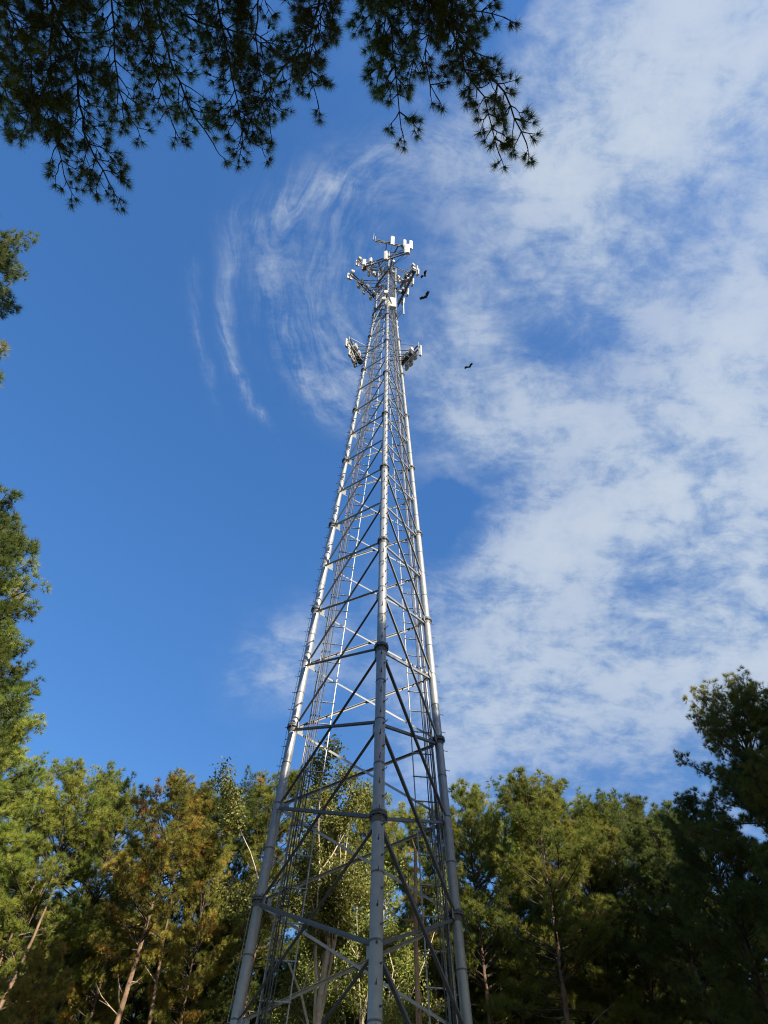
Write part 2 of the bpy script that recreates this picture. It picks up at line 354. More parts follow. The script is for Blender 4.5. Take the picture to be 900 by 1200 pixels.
# ------------------------------------------------------------------ antenna mounts
def rotm(th, tilt=0): return (Matrix.Rotation(th, 3, 'Z')@Matrix.Rotation(tilt, 3, 'X'))
def panel_antenna(parent, c, th, h, w=.32, dp=.16, tilt=0.05, m=None, kind='panel_antenna'):
    """rounded white panel; its face looks along local -y"""
    mb = MB(); Rm = rotm(th, tilt); n = 8
    prof = [(-w/2, dp/2), (w/2, dp/2), (w/2, -dp*.15), (w*.36, -dp*.42), (w*.15, -dp/2), (-w*.15, -dp/2), (-w*.36, -dp*.42), (-w/2, -dp*.15)]
    vs = []
    for zz, sc in ((-h/2, .9), (-h/2+.03, 1), (h/2-.03, 1), (h/2, .9)):
        vs += [Vector(c)+Rm@Vector((x*sc, y*sc, zz)) for x, y in prof]
    fs = [(r*n+k, r*n+(k+1) % n, (r+1)*n+(k+1) % n, (r+1)*n+k) for r in range(3) for k in range(n)]+[tuple(range(n-1, -1, -1)), tuple(range(3*n, 4*n))]
    mb.add(vs, fs); tp(kind, mb, m or white_p, parent=parent)
def radio_unit(parent, c, th, sz=(.34, .22, .5), m=None):
    mb = MB(); Rm = rotm(th); mb.box(c, sz, Rm)
    for k in range(5): mb.box(Vector(c)+Rm@Vector((-sz[0]/2+sz[0]*(k+.5)/5, sz[1]/2+.02, 0)), (.015, .05, sz[2]*.9), Rm)
    mb.box(Vector(c)+Vector((0, 0, -sz[2]/2-.03)), (sz[0]*.6, sz[1]*.6, .06), Rm)
    tp('radio_unit', mb, m or grey_p, parent=parent)
def sector_mount(c, th, length, z, ants, rails=2, sep=.75, arms=True, rr_in=None, rng=None):
    """boom of two pipes centred at c (x,y), boom along angle th; ants: (pos, height, width, face_turn, radio)"""
    mt = link('sector_mount', None, tower)
    dv = np.array([math.cos(th), math.sin(th), 0]); c3 = np.array([c[0], c[1], z]); outd = c3-np.array([0, TY, z]); outd /= np.linalg.norm(outd)
    outd = outd-dv*(outd@dv); outd /= np.linalg.norm(outd)
    inn = np.array([0, TY, z])
    for k in range(rails):
        zz = z+(k-.5)*sep; mb = MB(); cc_ = np.array([c[0], c[1], zz]); mb.tube([cc_-dv*length/2, cc_+dv*length/2], .062, 8); tp('boom_pipe', mb, steel_dk, True, parent=mt)  # dark underside of the booms put into the steel colour
        if arms:
            for s_ in (-1, 1):
                st = cc_+dv*length*.16*s_; en = np.array([0, TY, zz])+outd*rr(z)*.5+dv*.35*s_
                mb = MB(); mb.tube([st, en], .04, 8); tp('standoff_arm', mb, steel_dk, True, parent=mt)
    if arms:
        for s_ in (-1, 1):
            mb = MB(); mb.tube([c3+dv*length*.42*s_+np.array([0, 0, -sep/2]), np.array([0, TY, z-1.6])+outd*rr(z)], .028, 6); tp('brace_strut', mb, steel_dk, parent=mt)
        mb = MB()
        for q in np.linspace(-.3, .3, 4): mb.tube([c3+dv*length*q+np.array([0, 0, -sep/2]), c3+dv*length*(q+.1)+np.array([0, 0, sep/2])], .022, 5)
        tp('lacing', mb, steel_dk, parent=mt)
    fth = math.atan2(outd[1], outd[0])+math.pi/2
    for (q, h, w, turn, radio) in ants:
        p = c3+dv*length*q+outd*.12
        mb = MB(); mb.tube([p+np.array([0, 0, -max(h, 1.2)/2-.25]), p+np.array([0, 0, max(h, 1.2)/2+.35])], .036, 8); tp('mast_pipe', mb, steel, True, parent=mt)
        if h > 0:
            tu = fth+turn; fd = np.array([math.sin(tu), -math.cos(tu), 0]); panel_antenna(mt, p+fd*.2, tu, h*1.12, w*1.08)
            mb = MB(); mb.box(p+np.array([0, 0, h*.3])+fd*.07, (.12, .12, .08)); mb.box(p+np.array([0, 0, -h*.3])+fd*.07, (.12, .12, .08)); tp('clamp', mb, flange_m, parent=mt)
        if radio:
            radio_unit(mt, p-outd*.28+np.array([0, 0, .25]), fth+turn)
            if radio > 1: radio_unit(mt, p-outd*.30+np.array([0, 0, -.45]), fth, (.3, .2, .42), dark_p)
        mb = MB(); e = np.array([0, TY, z-.7])+outd*rr(z); s0 = p+np.array([0, 0, -h/2])
        mb.tube([s0, s0+np.array([0, 0, -.35])-outd*.1, (s0+e)/2+np.array([0, 0, -.35]), e], .016, 5); tp('jumper_cable', mb, cable_m, parent=mt)
    return mt
def XY(px, py, z): q = atz(px, py, z); return q[0], q[1]
def boom(x0, y0, x1, y1, z, ants, **k):
    a = np.array(XY(x0, y0, z)); b = np.array(XY(x1, y1, z)); d = b-a
    return sector_mount((a+b)/2, math.atan2(d[1], d[0]), float(np.linalg.norm(d)), z, ants, **k)
boom(425, 312, 479, 295, 67.4, [(-.46, 1.3, .32, .3, 2), (-.30, .9, .3, -.2, 1), (.02, 2.0, .34, 0, 1), (.47, 2.1, .5, .2, 1)])
boom(411, 320, 440, 349, 66.6, [(-.47, 1.5, .5, -.4, 1), (-.1, 1.4, .36, 0, 2), (.12, 1.7, .34, .2, 1), (.38, 1.3, .3, 0, 2)])
boom(487, 316, 466, 358, 66.6, [(-.47, 1.5, .34, .2, 2), (-.18, 1.5, .36, 0, 1), (.1, 1.6, .32, 0, 2), (.34, 1.4, .3, .2, 0)])
boom(438, 281, 482, 291, 73.2, [(-.47, 0, .3, 0, 0), (-.02, 2.3, .36, 0, 0), (.30, 1.9, .30, .1, 1), (.47, 2.2, .34, 0, 0)], sep=.5)
boom(419, 304, 441, 324, 71.3, [(-.42, 1.6, .34, -.2, 1), (-.1, 1.2, .4, 0, 2), (.2, 1.5, .32, 0, 1)], sep=.55)
boom(486, 312, 469, 337, 71.0, [(-.46, 1.5, .34, .2, 1), (.0, 1.2, .4, 0, 2), (.28, 1.5, .32, 0, 1)], sep=.55)
boom(410, 399, 421, 424, 50.2, [(-.46, 1.3, .30, -.3, 0), (-.12, 2.0, .34, -.2, 2), (.2, 1.6, .36, .1, 2), (.42, 1.7, .32, .2, 2)])
boom(490, 407, 472, 426, 50.2, [(-.47, 1.8, .16, .2, 0), (-.15, 1.2, .3, .1, 2), (.12, 1.9, .36, 0, 2), (.40, 1.7, .36, -.1, 2)])
mb = MB(); mb.tube([atz(411, 396, 51.2), LP(1, 51.8)], .028, 6); tp('tie_rod', mb, steel)
mb = MB(); mb.tube([atz(490, 406, 51.2), LP(2, 53.2)], .028, 6); tp('tie_rod', mb, steel)
mb = MB(); mb.tube([atz(486, 311, 68.0), LP(2, 70.2)], .028, 6); tp('tie_rod', mb, steel)
# square white microwave enclosure on the front of the shaft
bx = link('square_enclosure', None, tower); p = atz(457.5, 355, 59.3)
mb = MB(); Rm = rotm(R(8), R(-3)); mb.box(p, (.96, .26, 2.6), Rm); mb.box(Vector(p)+Rm@Vector((0, -.14, 0)), (.90, .03, 2.52), Rm); tp('housing', mb, white_p, parent=bx)
mb = MB(); mb.tube([p+np.array([0, .15, .2]), LP(0, 60.5)], .05, 8); mb.tube([p+np.array([0, .15, -.3]), LP(0, 60.0)], .05, 8); tp('bracket', mb, steel_dk, parent=bx)
# small side arm with a whip pair, right of the shaft
ar = link('whip_antenna', None, tower); p = atz(473, 362, 58.4)
for dz in (-.3, .3):
    mb = MB(); mb.tube([LP(2, 58.4+dz), p+np.array([0, 0, dz])], .03, 6); tp('side_arm', mb, steel, parent=ar)
mb = MB(); mb.tube([p+np.array([0, 0, -1.3]), p+np.array([0, 0, 1.3])], [.05, .045], 8); tp('whip', mb, white_p, True, parent=ar)
# ring of small mounts and work platform under the enclosure
for z in (58.6, 66.2):
    mb = MB()
    for k in range(3):
        a, b = LP(k, z, .22), LP((k+1) % 3, z, .22); mb.tube([a, b], .04, 6); mb.tube([a+np.array([0, 0, .35]), b+np.array([0, 0, .35])], .03, 6)
    tp('ring_mount', mb, steel_dk)
rngt = random.Random(4)
for z in (57.4, 58.8, 65.2, 69.0, 70.2):
    for k in range(3):
        q = lang(k)+R(rngt.uniform(-25, 25)); rad_ = rr(z)+.32; radio_unit(tower, (rad_*math.cos(q), TY+rad_*math.sin(q), z+rngt.uniform(-.3, .3)), q+math.pi/2, (.3, .2, rngt.uniform(.35, .6)), rngt.choice([grey_p, white_p, grey_p]))
# lightning rod
mb = MB(); mb.tube([atz(437.5, 281, 73.2), np.array([*XY(437.5, 281, 73.2), 75.6])], .03, 6); tp('lightning_rod', mb, steel)

# ------------------------------------------------------------------ pines
def unit(v): return v/(np.linalg.norm(v, axis=-1, keepdims=True)+1e-9)
def needle_mesh(name, pos, ax, tint, K, length, width, spread, m, rs):
    N = len(pos); pos = np.repeat(np.asarray(pos), K, 0); ax = np.repeat(unit(np.asarray(ax)), K, 0); tn = np.repeat(np.asarray(tint), K)
    d = unit(ax+unit(rs.normal(size=(N*K, 3)))*spread); L = length*rs.uniform(.65, 1.1, (N*K, 1))
    sd2 = unit(np.cross(d, rs.normal(size=(N*K, 3))))*width/2
    st = pos+unit(rs.normal(size=(N*K, 3)))*length*.08
    v = np.empty((N*K, 3, 3)); v[:, 0] = st-sd2; v[:, 1] = st+sd2; v[:, 2] = st+d*L
    return tri_mesh(name, v.reshape(-1, 3), np.repeat(np.clip(tn+rs.normal(0, .05, N*K), 0, 1), 3), m, 3)
def tri_mesh(name, v, tint, m, k):
    me = bpy.data.meshes.new(name); nv = len(v); me.vertices.add(nv); me.vertices.foreach_set('co', v.astype(np.float32).ravel())
    me.loops.add(nv); me.loops.foreach_set('vertex_index', np.arange(nv, dtype=np.int32)); nf = nv//k
    me.polygons.add(nf); me.polygons.foreach_set('loop_start', np.arange(0, nv, k, dtype=np.int32))
    at = me.attributes.new('tint', 'FLOAT', 'POINT'); at.data.foreach_set('value', tint.astype(np.float32))
    me.materials.append(m); me.update(calc_edges=True); return me

def make_pine(seed, H, crown, rad, K=20, dens=1.75, stubs=9, nlen=.27, nw=.0135, nm=None, lean=.02, fork=False):
    """bare trunk below, ragged crown of upswept limbs carrying pompoms of needles above"""
    rs = np.random.RandomState(seed); rn = random.Random(seed)
    tr = MB(); br = MB(); dd = MB()
    la = rn.uniform(0, 6.28); bend = [rn.uniform(-1, 1)*.35 for _ in range(4)]
    def axis(z):
        q = z/H; return np.array([math.cos(la)*lean*H*q*q+bend[0]*math.sin(q*5+bend[1]*5)*.5, math.sin(la)*lean*H*q*q+bend[2]*math.sin(q*4+bend[3]*5)*.5, z])
    base_r = .12+.004*H
    zs = np.linspace(0, H*.985, 16); tr.tube([axis(z) for z in zs], [base_r*(1-.93*(z/H)**1.25)*(1.25 if z == 0 else 1) for z in zs], 10)
    pos = []; axs = []; tint = []
    z0 = H-crown; z = z0; 
    while z < H-.25:
        t = (z-z0)/crown                                     # 0 crown base .. 1 tip
        prof = (min(1, .55+t*2.0))*(1-t**3.0)**.55+.10
        for _ in range(rn.choice([2, 3, 3, 4])):
            if rn.random() < .12: continue
            az = rn.uniform(0, 6.283); L = rad*prof*rn.uniform(.5, 1.12)+.35; up = R(rn.uniform(-4, 26)+38*t)
            o = axis(z); npt = 5; pts = [o]; cur = o; el_ = up; azz = az
            for k in range(npt):
                el_ += R(rn.uniform(-4, 10)); azz += R(rn.uniform(-11, 11))
                dv = np.array([math.cos(azz)*math.cos(el_), math.sin(azz)*math.cos(el_), math.sin(el_)]); cur = cur+dv*L/npt; pts.append(cur)
            lr = .010+.010*L; br.tube(pts, [lr*(1-.8*k/npt) for k in range(npt+1)], 5, False)
            lt = rn.random()*.75
            nt = max(4, int(L*4.3*dens/1.75))
            for k in range(nt):
                q_ = .26+.74*(k+rn.random()*.8)/nt; s = min(q_**.85*npt, npt-.01); i = int(s); p = pts[i]*(1-(s-i))+pts[i+1]*(s-i); dl = unit(pts[i+1]-pts[i])
                side = unit(np.cross(dl, (0, 0, 1)))*rn.choice([-1, 1]); tl = rn.uniform(.22, .80)*(1.15-.5*q_)*(1 if L > 1 else .6)
                dv = unit(dl*rn.uniform(.4, 1.0)+side*rn.uniform(.3, 1.1)+np.array([0, 0, rn.uniform(-.1, .7)]))
                e = p+dv*tl; br.tube([p, e], [.007, .004], 3, False); tv = lt+rn.gauss(0, .13); R_ = rn.uniform(.13, .24)
                for _q in range(9):                          # one pompom: tufts over a ball, needles outward and up
                    v3 = unit(rs.normal(size=3)+np.array([0, 0, .45])+dv*.4); pos.append(e+v3*R_*rn.uniform(.3, 1)); axs.append(v3+np.array([0, 0, .35])); tint.append(min(1, max(0, tv+rn.gauss(0, .08))))
            pos.append(pts[-1]); axs.append(dl+np.array([0, 0, .3])); tint.append(lt)
        z += rn.uniform(.20, .38)*(1.15-.35*t)
    for _ in range(6):
        c = axis(H*.985)+rs.normal(size=3)*.12; pos.append(c); axs.append(np.array([0, 0, 1.])); tint.append(.4)
    for _ in range(stubs):                                   # dead limbs below the crown
        z = rn.uniform(H*.33, z0+.8); az = rn.uniform(0, 6.283); L = rn.uniform(.5, 2.8); el_ = R(rn.uniform(0, 45)); o = axis(z); pts = [o]; cur = o
        for k in range(3):
            el_ += R(rn.uniform(-18, 18)); az += R(rn.uniform(-14, 14)); cur = cur+np.array([math.cos(az)*math.cos(el_), math.sin(az)*math.cos(el_), math.sin(el_)])*L/3; pts.append(cur)
        dd.tube(pts, [.042, .030, .02, .008], 5, False)
        for k in (1, 2):
            if rn.random() < .7: e = pts[k]+unit(rs.normal(size=3)+np.array([math.cos(az), math.sin(az), .3]))*rn.uniform(.25, .7); dd.tube([pts[k], e], [.014, .005], 3, False)
    print('PINE', seed, len(pos)*K)
    me_n = needle_mesh('needles', pos, axs, tint, K, nlen, nw, .75, nm or needle_m, rs)
    return tr.mesh('trunk', bark, True), br.mesh('branches', bark_up), dd.mesh('dead_branches', dead_m), me_n
proto = {}
def pine_kind(key, **k):
    if key not in proto: proto[key] = make_pine(**k)
    return proto[key]
SPEC = {
 'a': dict(seed=11, H=24, crown=9.0, rad=3.3), 'b': dict(seed=12, H=24, crown=10.5, rad=3.7, lean=.03), 'c': dict(seed=13, H=24, crown=8.5, rad=3.0, nm=needle_o, stubs=14),
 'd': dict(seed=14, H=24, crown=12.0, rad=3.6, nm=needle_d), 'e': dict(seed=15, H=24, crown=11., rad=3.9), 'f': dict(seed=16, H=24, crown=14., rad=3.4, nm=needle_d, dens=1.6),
 'g': dict(seed=17, H=24, crown=12.5, rad=4.4, dens=1.9, K=19, nw=.012, nlen=.25), 'h': dict(seed=18, H=24, crown=9.5, rad=3.1, nm=needle_o, stubs=12)}
def plant_pine(key, x, y, H, rot, label, group=None, wide=1.0, crown_m=None):
    t = thing('pine_tree', label, 'tree', (x, y, 0), group); t.rotation_euler = (0, 0, rot); s = H/24.0; t.scale = (s*wide, s*wide, s)
    for nm_, me in zip(('trunk', 'branches', 'dead_branches', 'needles'), pine_kind(key, **SPEC[key])):
        o = link(nm_, me, t)
        if nm_ in ('needles', 'dead_branches'): o['kind'] = 'stuff'
        if nm_ == 'needles' and crown_m: o.material_slots[0].link = 'OBJECT'; o.material_slots[0].material = crown_m
    return t
FRONT = [  # px, py of the tip, distance, kind, turn, width, label
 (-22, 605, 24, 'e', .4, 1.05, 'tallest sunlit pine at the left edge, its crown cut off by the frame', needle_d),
 (-6, 668, 27, 'b', 1.4, 1.1, 'sunlit pine at the left edge just below the tallest one', None),
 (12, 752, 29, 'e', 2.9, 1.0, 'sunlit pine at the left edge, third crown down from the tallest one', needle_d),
 (2, 815, 31, 'b', 5.0, 1.1, 'green pine at the left edge, fourth crown down, above the tree line', None),
 (8, 868, 34, 'e', 1.9, 1.0, 'dense green pine at lower left, directly below the tall edge pine', None),
 (104, 890, 37, 'b', 2.8, 1.0, 'rounded green pine second from the left in the tree line', None),
 (62, 925, 41, 'a', .8, 1.0, 'lower pine crown tucked behind the rounded green pine at left', None),
 (216, 903, 35, 'c', 4.1, 1.05, 'pine with rusty orange autumn needles and leaning bare trunk, left of tower', None),
 (170, 985, 40, 'h', 1.0, .9, 'shorter rust-tinged pine just left of the orange crowned pine', None),
 (283, 910, 42, 'd', 5.2, .9, 'narrow dark pine between the orange pine and the tower', None),
 (326, 905, 38, 'a', 3.3, 1.0, 'green pine half hidden behind the left tower leg', None),
 (262, 975, 36, 'h', 2.2, .75, 'yellow-green pine with bare limb, just left of the left tower leg', None),
 (455, 938, 44, 'b', .2, 1.0, 'pine seen through the lattice beside the central tower leg', None),
 (503, 945, 41, 'a', 1.3, .9, 'pine seen between the central and right tower legs', None),
 (550, 922, 39, 'e', 3.9, .85, 'pine crown immediately right of the right tower leg', None),
 (612, 911, 37, 'e', 5.5, 1.05, 'broad bright green pine, first big rounded crown right of the tower', None),
 (662, 945, 40, 'b', 2.1, .95, 'pine merging with the right flank of the broad bright green pine', None),
 (704, 926, 41, 'f', 1.1, .9, 'narrow half-shaded pine in the middle of the right tree line', None),
 (757, 945, 37, 'd', .5, .95, 'dark shaded pine left of the tall right-hand trees', None),
 (806, 921, 32, 'd', 2.6, .95, 'dark pine standing under the tall right-hand pine', None),
 (842, 818, 30, 'g', 1.6, .86, 'tall pine at right with open sunlit upper crown and ragged left side', None),
 (915, 805, 29, 'g', 4.4, 1.0, 'tall pine cut off by the right edge of the frame', None),
 (158, 938, 43, 'b', 1.2, 1.0, 'green pine peeking between the rounded green pine and the orange pine', None),
 (245, 930, 45, 'e', 3.1, 1.0, 'green pine crown just behind the right shoulder of the orange pine', None),
 (580, 938, 44, 'b', 4.4, 1.0, 'pine filling the notch left of the broad bright green pine', None),
 (640, 930, 46, 'e', .9, 1.0, 'pine behind the right shoulder of the broad bright green pine', None),
 (733, 942, 45, 'd', 3.4, 1.1, 'shaded pine behind the narrow half-shaded one', None),
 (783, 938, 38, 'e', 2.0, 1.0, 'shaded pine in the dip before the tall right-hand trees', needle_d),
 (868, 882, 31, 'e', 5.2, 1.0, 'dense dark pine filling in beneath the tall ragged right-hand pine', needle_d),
 (880, 960, 27, 'f', 3.0, 1.0, 'dark shaded pine at lower right corner in front of the tall pines', None)]
for px, py, D_, k, ro, wd, lab, cm in FRONT:
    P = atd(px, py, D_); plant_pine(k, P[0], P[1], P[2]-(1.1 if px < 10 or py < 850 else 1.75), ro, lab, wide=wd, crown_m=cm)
rb = random.Random(8); kk = 'abdefdbf'
for q in range(58):                                          # the rows behind, seen between the front trunks
    a = R(-34+72*((q % 29)+.5)/29+rb.uniform(-1.2, 1.2)); D_ = (rb.choice([46, 50, 55]) if q < 29 else rb.choice([61, 68, 76]))+rb.uniform(-2, 2)
    plant_pine(kk[q % 8], D_*math.sin(a), D_*math.cos(a), min(26, D_*.45)*rb.uniform(.88, 1.0), rb.uniform(0, 6.28), 'pine in the shaded rows behind the front tree line', 'pines in the back rows of the wood', wide=1.1, crown_m=needle_d)  # back-row shade deepened by the darker needle colour
# left clearing edge beside the camera: only branch tips reach into the frame
P = atz(-76, 340, 17.5); plant_pine('g', P[0]-1.2, P[1], 20.5, 2.9, 'pine left of the camera whose branch tips enter the upper left edge', wide=.78, crown_m=needle_n)
P = atz(-95, 470, 19.0); plant_pine('b', P[0]-.4, P[1], 22, .7, 'pine left of the camera showing one needle tip at the left edge')
# pines round the sun side of the clearing, which shade its lower half
for q, (x, y, H, k) in enumerate([(19, -14, 31, 'd'), (24, -10, 31, 'e'), (28, -7, 31, 'b'), (17, -17, 31, 'e'), (13, -19, 31, 'd'), (32, -4, 31, 'e'), (22, -16, 31.5, 'g'), (15, -9, 29.5, 'd'), (17.5, -7, 29.5, 'g'), (12, -11, 29.5, 'e'), (22, -3.5, 29.5, 'g'), (27, -14, 32, 'd'), (8.5, -9, 28.5, 'd'), (13, -6.5, 28, 'b'), (16.5, -3, 28.5, 'e'), (20, .5, 29, 'd'), (23, 4, 29, 'b'), (25.5, 8, 29, 'd'), (28, 12, 28, 'e'), (31, 16, 27, 'd'), 
                                  (4, -13, 29, 'g'), (14.5, -12, 29, 'f'), (20, -6, 29.5, 'e'), (24, -2, 29.5, 'd'), (27, 2.5, 29.5, 'f'), (30, 7, 29, 'b'), (33, 11, 28, 'f'), (37, 14, 25, 'd'), (10, -17, 29, 'g'), (-1.5, -15, 28, 'd'),
                                  (26, -6, 29.5, 'b'), (30, -1, 29.5, 'e'), (34, 4, 29, 'd'), (21, -11, 29, 'b')]):
    plant_pine(k, x, y, H, q*1.7, 'tall pine behind the camera at the sunny edge of the clearing', 'pines behind the camera', wide=1.2)
# young pine low at the left
P = atd(62, 1128, 26); plant_pine('c', P[0], P[1], P[2], 1.0, 'young bushy pine low at the left corner, below the leaning trunks', wide=.85)

# ------------------------------------------------------------------ overhanging limbs above the camera
def overhang(base, H, limbs, label, seed):
    rn = random.Random(seed); rs = np.random.RandomState(seed)
    t = thing('pine_tree', label, 'tree', (base[0], base[1], 0))
    sc = H/24.0
    for nm_, me in zip(('trunk', 'branches', 'needles'), [pine_kind('a', **SPEC['a'])[i] for i in (0, 1, 3)]):
        o = link(nm_, me, t); o.scale = (sc*.48, sc*.48, sc); 
        if nm_ == 'needles': o['kind'] = 'stuff'
    off = np.array([base[0], base[1], 0])
    for li, (pts2, zz, reach, den, r0) in enumerate(limbs):
        br = MB(); pos = []; axs = []; tint = []; cones = MB()
        P = [atz(x, y, zz+dz) for (x, y), dz in zip(pts2, np.linspace(0, -.35, len(pts2)))]
        root = np.array([base[0], base[1], zz-1.3])
        first = P[0]; P = [root, root*.45+first*.55+np.array([0, 0, .35])]+P
        # resample with a little wander
        Q = []
        for a, b in zip(P[:-1], P[1:]):
            m_ = max(1, int(np.linalg.norm(b-a)/.20))
            for k in range(m_): Q.append(a+(b-a)*k/m_+rs.normal(size=3)*.016)
        Q.append(P[-1]); nq = len(Q); Lt = sum(np.linalg.norm(Q[i+1]-Q[i]) for i in range(nq-1))
        rads = [r0*.62*(1-.88*(i/(nq-1)))+.006 for i in range(nq)]
        br.tube([q-off for q in Q], rads, 7, False)
        def tufts(p, dv, n_):
            pos.append(p); axs.append(dv); tint.append(min(1, max(0, rn.gauss(.4, .22))))
        def twig(p, dv, L, lvl):
            cur = p; seg = max(2, int(L/.11)); pp = [p]; d_ = dv
            for k in range(seg):
                d_ = unit(d_+rs.normal(size=3)*.16+np.array([0, 0, -.015])); cur = cur+d_*L/seg; pp.append(cur)
                f_ = (k+1)/seg
                if lvl < 2 and rn.random() < (.75 if lvl == 0 else .5) and f_ < .95 and L > .25:
                    s2 = unit(np.cross(d_, (0, 0, 1)))*(1 if (k+lvl) % 2 else -1)
                    twig(cur, unit(d_*.85+s2*rn.uniform(.5, 1.1)+np.array([0, 0, rn.uniform(-.35, .4)])), L*rn.uniform(.3, .55)*(1.2-.5*f_), lvl+1)
                elif (lvl > 0 or f_ > .5) and f_ > .3 and rn.random() < .75*den: tufts(cur, d_, 0)
            br.tube([q-off for q in pp], [(.013-.004*lvl)*(1-.6*k/seg) for k in range(seg+1)], 4, False)
            tufts(cur, d_, 0)
            if rn.random() < .10:
                c = cur-off-d_*.08; cones.tube([c, c+d_*.02, c+d_*.06, c+d_*.085], [.006, .026, .020, .004], 6)
        acc = 0
        start = 0
        for i in range(6, nq-1):
            f_ = i/(nq-1); d_ = unit(Q[i+1]-Q[i])
            for rep in range((3 if rn.random() < (den-1)*2.5 else 2) if rn.random() < den*.9 else 1):
                if rn.random() > .92*den+.1: continue
                s2 = unit(np.cross(d_, (0, 0, 1)))*(1 if (i+rep) % 2 else -1)
                L = reach*rn.uniform(.45, 1.1)*(1.08-.55*f_)
                twig(Q[i], unit(d_*rn.uniform(.6, 1.1)+s2*rn.uniform(.55, 1.1)+np.array([0, 0, rn.uniform(-.45, .4)])), L, 0)
        twig(Q[-1], unit(Q[-1]-Q[-2]), reach*.45, 0)
        print('LIMB', len(pos))
        lo = link('limb', br.mesh('limb', bark_up), t)
        nmsh = needle_mesh('needles', np.array(pos)-off, axs, tint, 46, .205, .0078, 1.25, needle_n, rs)
        link('needles', nmsh, lo, kind='stuff')
        if cones.v: link('pine_cones', cones.mesh('pine_cones', cone_m), lo, kind='stuff')
overhang((-6.4, -4.2), 25, [
    ([(52, -20), (70, 25), (88, 52), (91, 110), (98, 150), (112, 185), (128, 215)], 17.8, 1.2, 1.0, .10),
    ([(62, 0), (58, 60), (63, 120), (66, 170), (75, 205)], 17.2, 1.1, 1.0, .05),
    ([(-60, -10), (-30, 40), (-5, 90), (20, 130), (35, 145)], 18.2, 1.3, .95, .08),
    ([(-10, -30), (15, 20), (35, 70), (40, 115), (30, 145)], 17.0, 1.1, 1.0, .05),
    ([(130, -20), (132, 30), (136, 70), (140, 105), (150, 135)], 17.6, 1.15, 1.0, .06)],
    'pine overhead behind the camera, dark limbs hanging into the top left corner', 21)
overhang((-9.5, -3.0), 25, [
    ([(-40, -30), (0, 5), (40, 30), (75, 42)], 19.4, 1.0, .8, .06), ([(-80, 30), (-40, 70), (0, 100), (40, 125)], 17.4, 1.0, .95, .06)],
    'pine overhead at far left behind the camera, filling the top left corner with needles', 27)
overhang((-3.4, -4.6), 26, [
    ([(180, -10), (195, 55), (205, 85), (222, 125), (238, 150), (250, 168)], 18.6, 1.1, .9, .09),
    ([(185, -5), (215, 18), (240, 28), (290, 40), (318, 60)], 19.0, 1.1, .85, .07),
    ([(160, -20), (172, 30), (180, 75), (190, 110), (202, 145)], 17.6, 1.15, 1.0, .05),
    ([(250, -20), (262, 40), (272, 90), (280, 130), (284, 165)], 18.2, 1.15, 1.0, .06),
    ([(305, -15), (300, 40), (304, 80), (312, 115), (316, 140)], 18.0, 1.0, .95, .05)],
    'pine overhead behind the camera with limbs in the upper left middle of the frame', 22)
overhang((-.3, -4.4), 26, [
    ([(376, -10), (365, 35), (342, 68), (322, 92), (306, 118), (292, 145)], 18.4, .9, 1.25, .08),
    ([(385, -12), (372, 30), (362, 70), (368, 100), (372, 118)], 17.8, .75, 1.2, .04),
    ([(448, -15), (460, 45), (464, 90), (468, 130), (470, 150)], 18.0, .85, 1.35, .06),
    ([(425, -15), (440, 25), (446, 60), (443, 90)], 18.8, .8, 1.25, .05),
    ([(503, -12), (500, 40), (499, 75), (505, 100), (511, 112)], 17.4, .6, 1.1, .04),
    ([(470, -20), (482, 20), (488, 55), (482, 85)], 18.6, .75, 1.2, .05)],
    'pine overhead behind the camera with hanging sprays above the tower top', 23)
overhang((1.0, -4.8), 27, [
    ([(498, -6), (535, 35), (565, 75), (590, 108), (604, 138), (617, 168)], 17.6, .78, 1.2, .09),
    ([(528, 28), (545, 80), (567, 115), (578, 150), (584, 178)], 17.2, .66, 1.2, .05),
    ([(512, 4), (540, 12), (565, 14), (590, 20)], 18.2, .6, 1.2, .04),
    ([(500, -30), (520, 20), (535, 50), (545, 70)], 18.4, .7, 1.1, .05)],
    'pine overhead behind the camera with long limb reaching right past the tower', 24)

